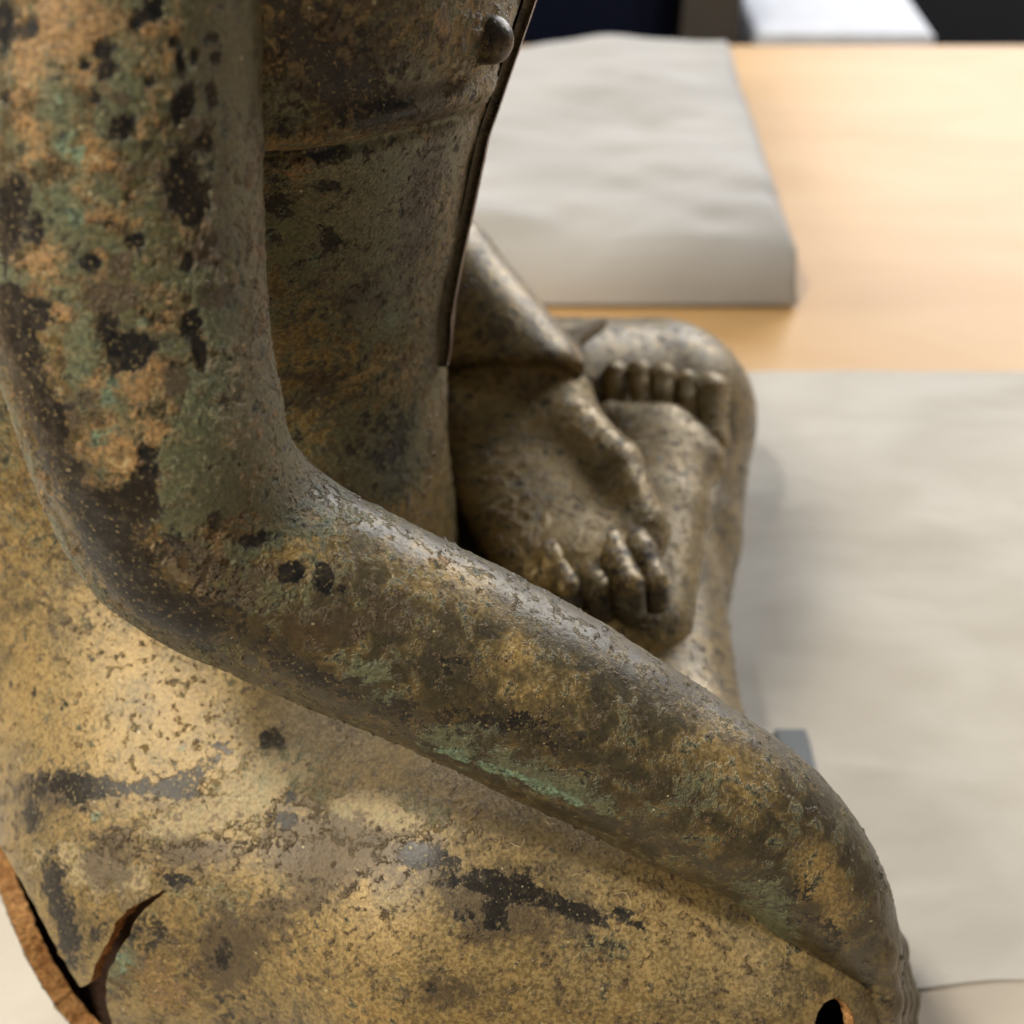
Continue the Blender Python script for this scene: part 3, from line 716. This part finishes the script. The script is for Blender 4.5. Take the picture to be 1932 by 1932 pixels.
stains(BV, BA, bvh_body, 639, 1293, K, [                         # near thigh, right half
    ('dark', 480, 960, 140, 75, 0, .75), ('dark', 600, 1130, 90, 60, 0, .55), ('dark', 860, 1130, 150, 65, 10, .75), ('dark', 850, 1330, 140, 95, 0, .6), ('brown', 850, 1300, 180, 150, 0, .4), ('dark', 1120, 1210, 160, 55, 10, .6), ('dark', 1370, 1290, 160, 45, 20, .6),
    ('dark', 1660, 1340, 100, 40, 35, .6), ('dark', 1500, 1460, 160, 85, 20, .38), ('green', 1500, 1460, 160, 100, 20, .4), ('dark', 980, 1040, 130, 50, 0, .32), ('dark', 1250, 1080, 200, 60, 0, .22), ('brown', 100, 930, 200, 80, 0, .4),
    ('gold', 1830, 1250, 220, 380, 0, .5), ('rust', 1830, 1200, 170, 300, 30, .22), ('gold', 600, 1600, 700, 300, 0, .22), ('brown', 600, 1750, 180, 80, 0, .35), ('dark', 1130, 1600, 60, 30, 0, .5), ('dark', 620, 1500, 90, 35, 0, .4), ('dark', 540, 1730, 90, 50, 0, .3),
    ('cream', 200, 700, 180, 90, 0, .62), ('cream', 40, 780, 130, 90, 0, .6), ('cream', 320, 820, 160, 70, 0, .55), ('green', 130, 850, 140, 70, 0, .45), ('green', 400, 680, 160, 80, 0, .35), ('rust', 300, 760, 160, 60, 0, .5), ('rust', 620, 720, 180, 70, 0, .45), ('rust', 900, 850, 200, 60, 15, .25),
    ('green', 560, 760, 130, 60, 0, .35), ('mint', 120, 1440, 20, 16, 0, .9), ('mint', 650, 1370, 18, 18, 0, .9)])
trail(BV, BA, bvh_body, 'dust', 639, 1293, K, [(-250, 130), (200, 350), (600, 520), (1000, 640), (1400, 820), (1750, 960)], 210, 0.42)
trail(BV, BA, bvh_body, 'dust', 639, 1293, K, [(600, 430), (1000, 560), (1400, 740), (1780, 940)], 120, 0.35)
trail(BV, BA, bvh_body, 'cream', 0, 1293, K, [(250, 900), (500, 1000), (800, 950), (1000, 830), (1300, 700), (1600, 560), (1900, 600), (2150, 720), (2500, 760)], 140, 0.22)
trail(BV, BA, bvh_body, 'green', 0, 1293, K, [(900, 850), (1300, 640), (1650, 480), (2100, 800), (2400, 820)], 130, 0.24)
trail(BV, BA, bvh_body, 'dark', 639, 1293, K, [(380, 950), (560, 1000), (700, 1110), (860, 1200), (870, 1360)], 115, 0.22)
trail(BV, BA, bvh_body, 'dark', 639, 1293, K, [(860, 1130), (1120, 1210), (1370, 1290), (1660, 1350), (1800, 1480)], 95, 0.20)
trail(BV, BA, bvh_body, 'brown', 639, 1293, K, [(-100, 900), (300, 960), (700, 1150), (1000, 1300), (1400, 1400), (1700, 1500)], 150, 0.26)
trail(BV, BA, bvh_body, 'brown', 0, 1293, K, [(1900, 1000), (1700, 1250), (1400, 1450), (1250, 1700), (1300, 1900)], 130, 0.26)
stains(BV, BA, bvh_body, 447, 0, K, [                            # trunk seen past the arm
    ('dark', 330, 100, 160, 200, 0, .4), ('dark', 560, 400, 230, 160, 0, .45), ('brown', 600, 200, 350, 250, 0, .3), ('brown', 900, 600, 300, 150, 0, .45), ('dark', 800, 560, 200, 120, 0, .3), ('dark', 1080, 640, 160, 100, 0, .3), ('rust', 1160, 120, 45, 50, 0, 0.93),
    ('rust', 270, 145, 40, 25, 0, 0.93), ('rust', 620, 210, 110, 60, 0, 0.54), ('green', 950, 480, 130, 120, 0, 0.70), ('green', 250, 560, 150, 90, 0, 0.46), ('rust', 500, 775, 440, 42, 0, 1.10), ('gold', 500, 775, 440, 42, 0, .5), ('dark', 500, 775, 440, 40, 0, -.5), ('dark', 420, 880, 340, 34, 3, .6),  # long rust, gold, dark bands paint lit ridge and shaded groove of fold
    ('rust', 450, 960, 260, 60, 0, 0.54), ('dark', 520, 1050, 80, 40, 0, .6), ('dark', 230, 1150, 110, 90, 0, .4), ('rust', 560, 1150, 220, 110, 0, 0.54), ('green', 250, 1300, 130, 110, 0, 0.62), ('mint', 160, 1310, 60, 60, 0, 0.62), ('rust', 480, 1330, 110, 90, 0, 0.70), ('dark', 530, 1360, 55, 50, 0, .8),
    ('green', 830, 950, 260, 120, 0, 0.62), ('green', 700, 1350, 300, 300, 0, 0.46), ('green', 860, 1800, 130, 130, 0, 0.62), ('mint', 880, 1800, 60, 90, 0, 0.62), ('mint', 450, 1480, 50, 60, 0, 0.62), ('rust', 600, 1560, 130, 130, 0, 0.54), ('rust', 800, 1220, 90, 60, 0, 0.62), ('brown', 700, 1700, 150, 120, 0, .35),
    ('brown', 1050, 1150, 80, 350, 8, .5), ('dust', 1080, 1650, 110, 400, 8, .4), ('dust', 1230, 950, 60, 350, 10, .4), ('dust', 1050, 2200, 90, 300, 5, .4), ('green', 1230, 800, 60, 160, 10, 0.62), ('dark', 950, 2550, 60, 220, 8, .35),
    ('gold', 550, 2150, 350, 350, 0, .3), ('brown', 450, 2200, 160, 120, 0, .3), ('dark', 820, 2600, 120, 200, 0, .35), ('green', 850, 2600, 200, 200, 0, 0.62)])
body = part('body', BV, BFk, MAT['bronze'], fig, BA)
lab = np.arange(nb)                                # one rim part for each separate break
while True:
    new = lab.copy()
    for k in range(3):
        a, b = rid_e[:, 0], rid_e[:, 1]
        mn = np.minimum(new[a], new[b]); np.minimum.at(new, a, mn); np.minimum.at(new, b, mn)
        new = new[new]
    if (new == lab).all(): break
    lab = new
ids, cn = np.unique(lab, return_counts=True)
for L in ids[np.argsort(-cn)]:
    fs = RF[(lab[RF[:, 0] % nb] == L)]
    if len(fs) < 60: continue
    vs_, ix = np.unique(fs, return_inverse=True)
    be = link('broken_edge', mesh_from('broken_edge', RV[vs_] - BASE, ix.reshape(-1, 4)), MAT['core'], body)
    be['label'] = 'orange brown broken edge of the hollow casting'

# ------------------------------------------------------------------ robe and far limbs
def net(name, fn, lo, hi, h, parent=fig, attrs=None, sub=False, rl=2):
    V, Fq = surface_net(fn, lo, hi, h)
    V = relax(V, Fq, rl)
    if sub: V, Fq = subdivide(V, Fq)
    return part(name, V, Fq, MAT['bronze'], parent, attrs)
def limb(name, pts, rads, parent, h=0.0016, sq=None, attrs=None):
    pts = np.array(pts, float); r = max(rads) * 1.7
    return net(name, lambda P: chain(P, pts, rads, sq), pts.min(0) - r, pts.max(0) + r, h, parent, attrs)
FARA = dict(gold=0.92, olive=0.04, rust=0.32, green=0.22, brown=0.20, dark=0.14, dust=0.06)
DARKA = dict(gold=0.2, olive=0.0, rust=0.0, green=0.08, brown=0.5, dark=0.40, dust=0.02)
def sleeve_fn(P):
    X, Y, Z = P
    up = chain(P, [(-0.10, 0.600, 0.44), (-0.115, 0.625, 0.33), (-0.10, 0.625, 0.225)], [0.045, 0.041, 0.041])
    fo = chain(P, [(-0.10, 0.622, 0.213), (-0.045, 0.602, 0.180), (0.002, 0.568, 0.142)], [0.041, 0.041, 0.037])
    f = smin(up, fo, 0.02)
    n = np.array([0.10, -0.72, -0.62]); n /= np.linalg.norm(n); p = np.array(at(965, 702, y=0.560))
    return smax(f, (X - p[0]) * n[0] + (Y - p[1]) * n[1] + (Z - p[2]) * n[2], 0.002)
sleeve = net('robe_sleeve', sleeve_fn, (-0.18, 0.50, 0.06), (0.09, 0.69, 0.50), 0.0028, fig, dict(DARKA, gold=.6, brown=.4, dark=.25), True)
def hand_fn(P):
    fo = chain(P, [(-0.05, 0.602, 0.174), (-0.006, 0.576, 0.141)], [0.036, 0.032])
    pa = chain(P, [(-0.006, 0.566, 0.131), (0.027, 0.474, 0.1190)], [0.050, 0.041], ((0.05, 0.15, 1), 2.4))
    f = smin(fo, pa, 0.03)
    th = chain(P, [at(1080, 812, y=0.537), at(1160, 880, y=0.510), at(1214, 984, y=0.477)], [0.016, 0.0125, 0.0098])
    return smin(f, th, 0.020)
hand = net('left_hand', hand_fn, (-0.10, 0.41, 0.06), (0.10, 0.65, 0.22), 0.0022, fig, FARA, True)
for pts, rads in [
    ([at(1186, 985, y=0.480), at(1208, 1052, y=0.454), at(1232, 1104, y=0.438), at(1236, 1132, y=0.434)], [0.0070, 0.0068, 0.0066, 0.0066]),
    ([at(1134, 990, y=0.478), at(1160, 1068, y=0.448), at(1184, 1112, y=0.430), at(1187, 1146, y=0.425)], [0.0076, 0.0074, 0.0074, 0.0074]),
    ([at(1082, 1000, y=0.478), at(1104, 1078, y=0.448), at(1130, 1122, y=0.431), at(1136, 1150, y=0.427)], [0.0074, 0.0072, 0.0070, 0.0066]),
    ([at(1026, 985, y=0.476), at(1038, 1062, y=0.449), at(1072, 1116, y=0.433), at(1084, 1136, y=0.429)], [0.0072, 0.0068, 0.0062, 0.0056])]:
    f_ = limb('finger', [p + Vector((0, 0, 0.002)) for p in pts[:3]], rads[:3], hand, 0.0011, attrs=dict(FARA, dark=.25, brown=.45))
    limb('fingertip', pts[2:], [rads[2] * 1.05, rads[3]], f_, 0.0009, attrs=dict(DARKA, dark=.3))
# sash hanging down the front of the trunk
zz = np.linspace(0.455, 0.231, 150); yy = np.linspace(0.449, 0.505, 26)
Zg, Yg = np.meshgrid(zz, yy, indexing='ij')
def front_x(y, z):
    a, b, c = np.interp(z, ZS, AX), np.interp(z, ZS, BY), np.interp(z, ZS, CX)
    return c + a * (1 - np.abs((y - YC) / b) ** 2.3) ** (1 / 2.3)
Xg = front_x(Yg, Zg) + 0.0042 + 0.0016 * np.exp(-((Yg - 0.451) / 0.003) ** 2) - 0.0020 * np.clip((0.250 - Zg) / 0.02, 0, 1) ** 2
Vo = np.stack([Xg, Yg, Zg], -1).reshape(-1, 3); Vi = Vo - np.array([0.0042, 0, 0.0])
n_, m_ = Xg.shape; Fo = grid_faces(n_, m_)
rim = np.concatenate([np.arange(m_), np.arange(1, n_) * m_ + m_ - 1, (n_ - 1) * m_ + np.arange(m_ - 2, -1, -1), np.arange(n_ - 2, 0, -1) * m_])
L_ = n_ * m_; r2 = np.roll(rim, -1)
Fs = np.concatenate([Fo, Fo[:, ::-1] + L_, np.stack([rim, r2, r2 + L_, rim + L_], 1)[:, ::-1]])[:, ::-1]
part('sash', np.concatenate([Vo, Vi]), Fs, MAT['bronze'], fig, dict(DARKA, brown=.5, dark=.35, dust=.5, green=.3))
# pointed end of the robe thrown over the far thigh
flap = [at(1010, 622, y=0.622), at(1075, 632, y=0.625), at(1146, 609, y=0.630), at(1092, 650, y=0.600), at(1098, 705, y=0.572), at(1040, 690, y=0.575)]
fv = np.array(flap); cen = fv.mean(0)
nf_ = len(fv); up3 = np.array([0, 0, 0.0035])
tv = np.concatenate([fv + up3, (fv + cen) / 2 + up3 * 1.9, [cen + up3 * 2.2], fv - up3])
ff = [(k, (k + 1) % nf_, nf_ + (k + 1) % nf_, nf_ + k) for k in range(nf_)] + [(nf_ + k, nf_ + (k + 1) % nf_, 2 * nf_) for k in range(nf_)]
ff += [((k + 1) % nf_, k, 2 * nf_ + 1 + k, 2 * nf_ + 1 + (k + 1) % nf_) for k in range(nf_)] + [tuple(range(3 * nf_, 2 * nf_, -1))]
rob = part('robe_end', tv, [t[::-1] for t in ff], MAT['bronze'], fig, dict(FARA, dust=.8, gold=.5, green=.35, brown=.1))
bm_ = rob.modifiers.new('soft', 'BEVEL'); bm_.width = 0.002; bm_.segments = 2
# right foot lying sole up on the far thigh
def foot_fn(P):
    f = chain(P, [(0.058, 0.45, 0.094), (0.070, 0.52, 0.100), (0.0745, 0.556, 0.104)], [0.026, 0.028, 0.030], ((0, -0.15, 1), 1.5))
    return smin(f, chain(P, [(0.052, 0.578, 0.113), (0.080, 0.574, 0.110), (0.098, 0.560, 0.100)], [0.011, 0.013, 0.013]), 0.012)
foot = net('right_foot', foot_fn, (0.0, 0.40, 0.05), (0.14, 0.63, 0.16), 0.0018, fig, dict(FARA, gold=.75, rust=.25, dust=.12, brown=.25))
for k in range(5):
    px = [1160, 1205, 1250, 1294, 1336][k]; py = [704, 702, 711, 723, 744][k]
    r = [0.0064, 0.0066, 0.0070, 0.0070, 0.0118][k]
    p = at(px, py, y=0.606 - 0.002 * k)
    limb('toe', [p + Vector((0, -0.024, -0.013)), p + Vector((0, -0.009, -0.004)), p], [r * .8, r * .72, r], foot, 0.0014, attrs=dict(FARA, gold=.95, rust=.3, dark=-.1, brown=.0, dust=.1))
# fingers of the near hand running down over the knee
for k in range(4):
    y = 0.258 + 0.0140 * k; ex = [-32, -19, -7, 5][k]
    limb('finger', [at(1636 + ex * .5, 1690, y=y + .006), at(1674 + ex * .7, 1790, y=y + .003), at(1696 + ex, 1885, y=y - .002), at(1697 + ex, 1950, y=y - .006), at(1688 + ex, 2060, y=y - .012)], [0.0066, 0.0066, 0.0064, 0.0062, 0.0055], rarm, 0.0010,
         attrs=dict(DARKA, gold=.3, brown=.5, dark=.2, dust=.2))
nip = at(925, 75, y=0.408)
limb('nipple', [nip + Vector((-0.012, 0.004, 0.001)), nip], [0.0108, 0.0072], body, 0.0009, attrs=dict(DARKA, dark=.35, brown=.6, gold=.3))

# lint caught on the rough metal
def lint(px, py, bvh, length, bend, ang, seed):
    r_ = np.random.RandomState(seed)
    hit, nn, _, _ = bvh.ray_cast(Vector((0, 0, CAM_H)), ray(px, py).normalized())
    if hit is None: return
    tdir = nn.cross(Vector((math.cos(ang), math.sin(ang), 0.3))).normalized(); side = nn.cross(tdir)
    pts = [hit + tdir * (length * (t - 0.5)) + side * (bend * length * (4 * (t - 0.5) ** 2) + r_.randn() * length * 0.03) + nn * (0.0009 + 0.0012 * math.sin(t * 3.14)) for t in np.linspace(0, 1, 9)]
    cu = bpy.data.curves.new('lint_fibre', 'CURVE'); cu.dimensions = '3D'; cu.bevel_depth = 0.00009; cu.bevel_resolution = 1
    sp = cu.splines.new('POLY'); sp.points.add(8)
    for q_, p in zip(sp.points, pts): q_.co = (*(p - Vector(BASE)), 1)
    ob = bpy.data.objects.new('tmp', cu); C.objects.link(ob)
    dg = bpy.context.evaluated_depsgraph_get(); m_ = bpy.data.meshes.new_from_object(ob.evaluated_get(dg)); bpy.data.objects.remove(ob)
    m_.name = 'lint_fibre'; link('lint_fibre', m_, MAT['white_lint'], body if bvh is bvh_body else rarm)
MAT['white_lint'] = plain('lint', (206, 180, 138))
for a in [(1106, 1652, bvh_body, 0.009, 0.25, 1.2, 1), (745, 1580, bvh_body, 0.006, 0.4, 0.2, 2), (980, 1600, bvh_body, 0.005, -0.5, 2.0, 3), (1180, 1690, bvh_body, 0.007, 0.3, 0.9, 4), (700, 1500, bvh_body, 0.006, 0.3, 2.5, 5), (1040, 1560, bvh_body, 0.006, -0.3, 1.6, 6),
          (1845, 1990, bvh_arm, 0.005, 0.5, 1.1, 7), (1260, 1440, bvh_arm, 0.006, 0.6, 1.0, 8), (1480, 1650, bvh_arm, 0.006, -0.4, 0.4, 9), (1100, 1290, bvh_arm, 0.006, 0.3, 2.2, 10), (640, 1300, bvh_arm, 0.005, 0.4, 0.6, 11), (860, 1380, bvh_body, 0.006, 0.4, 1.9, 12)]:
    lint(*a)

# small things on the paper behind the near knee
gb = box('grey_block', 0.134, 0.151, 0.405, 0.462, -0.0045, 0.004, MAT['grey'], None, 0.002)
tag(gb, 'small flat grey block on the pale paper just behind the wrist', 'block')
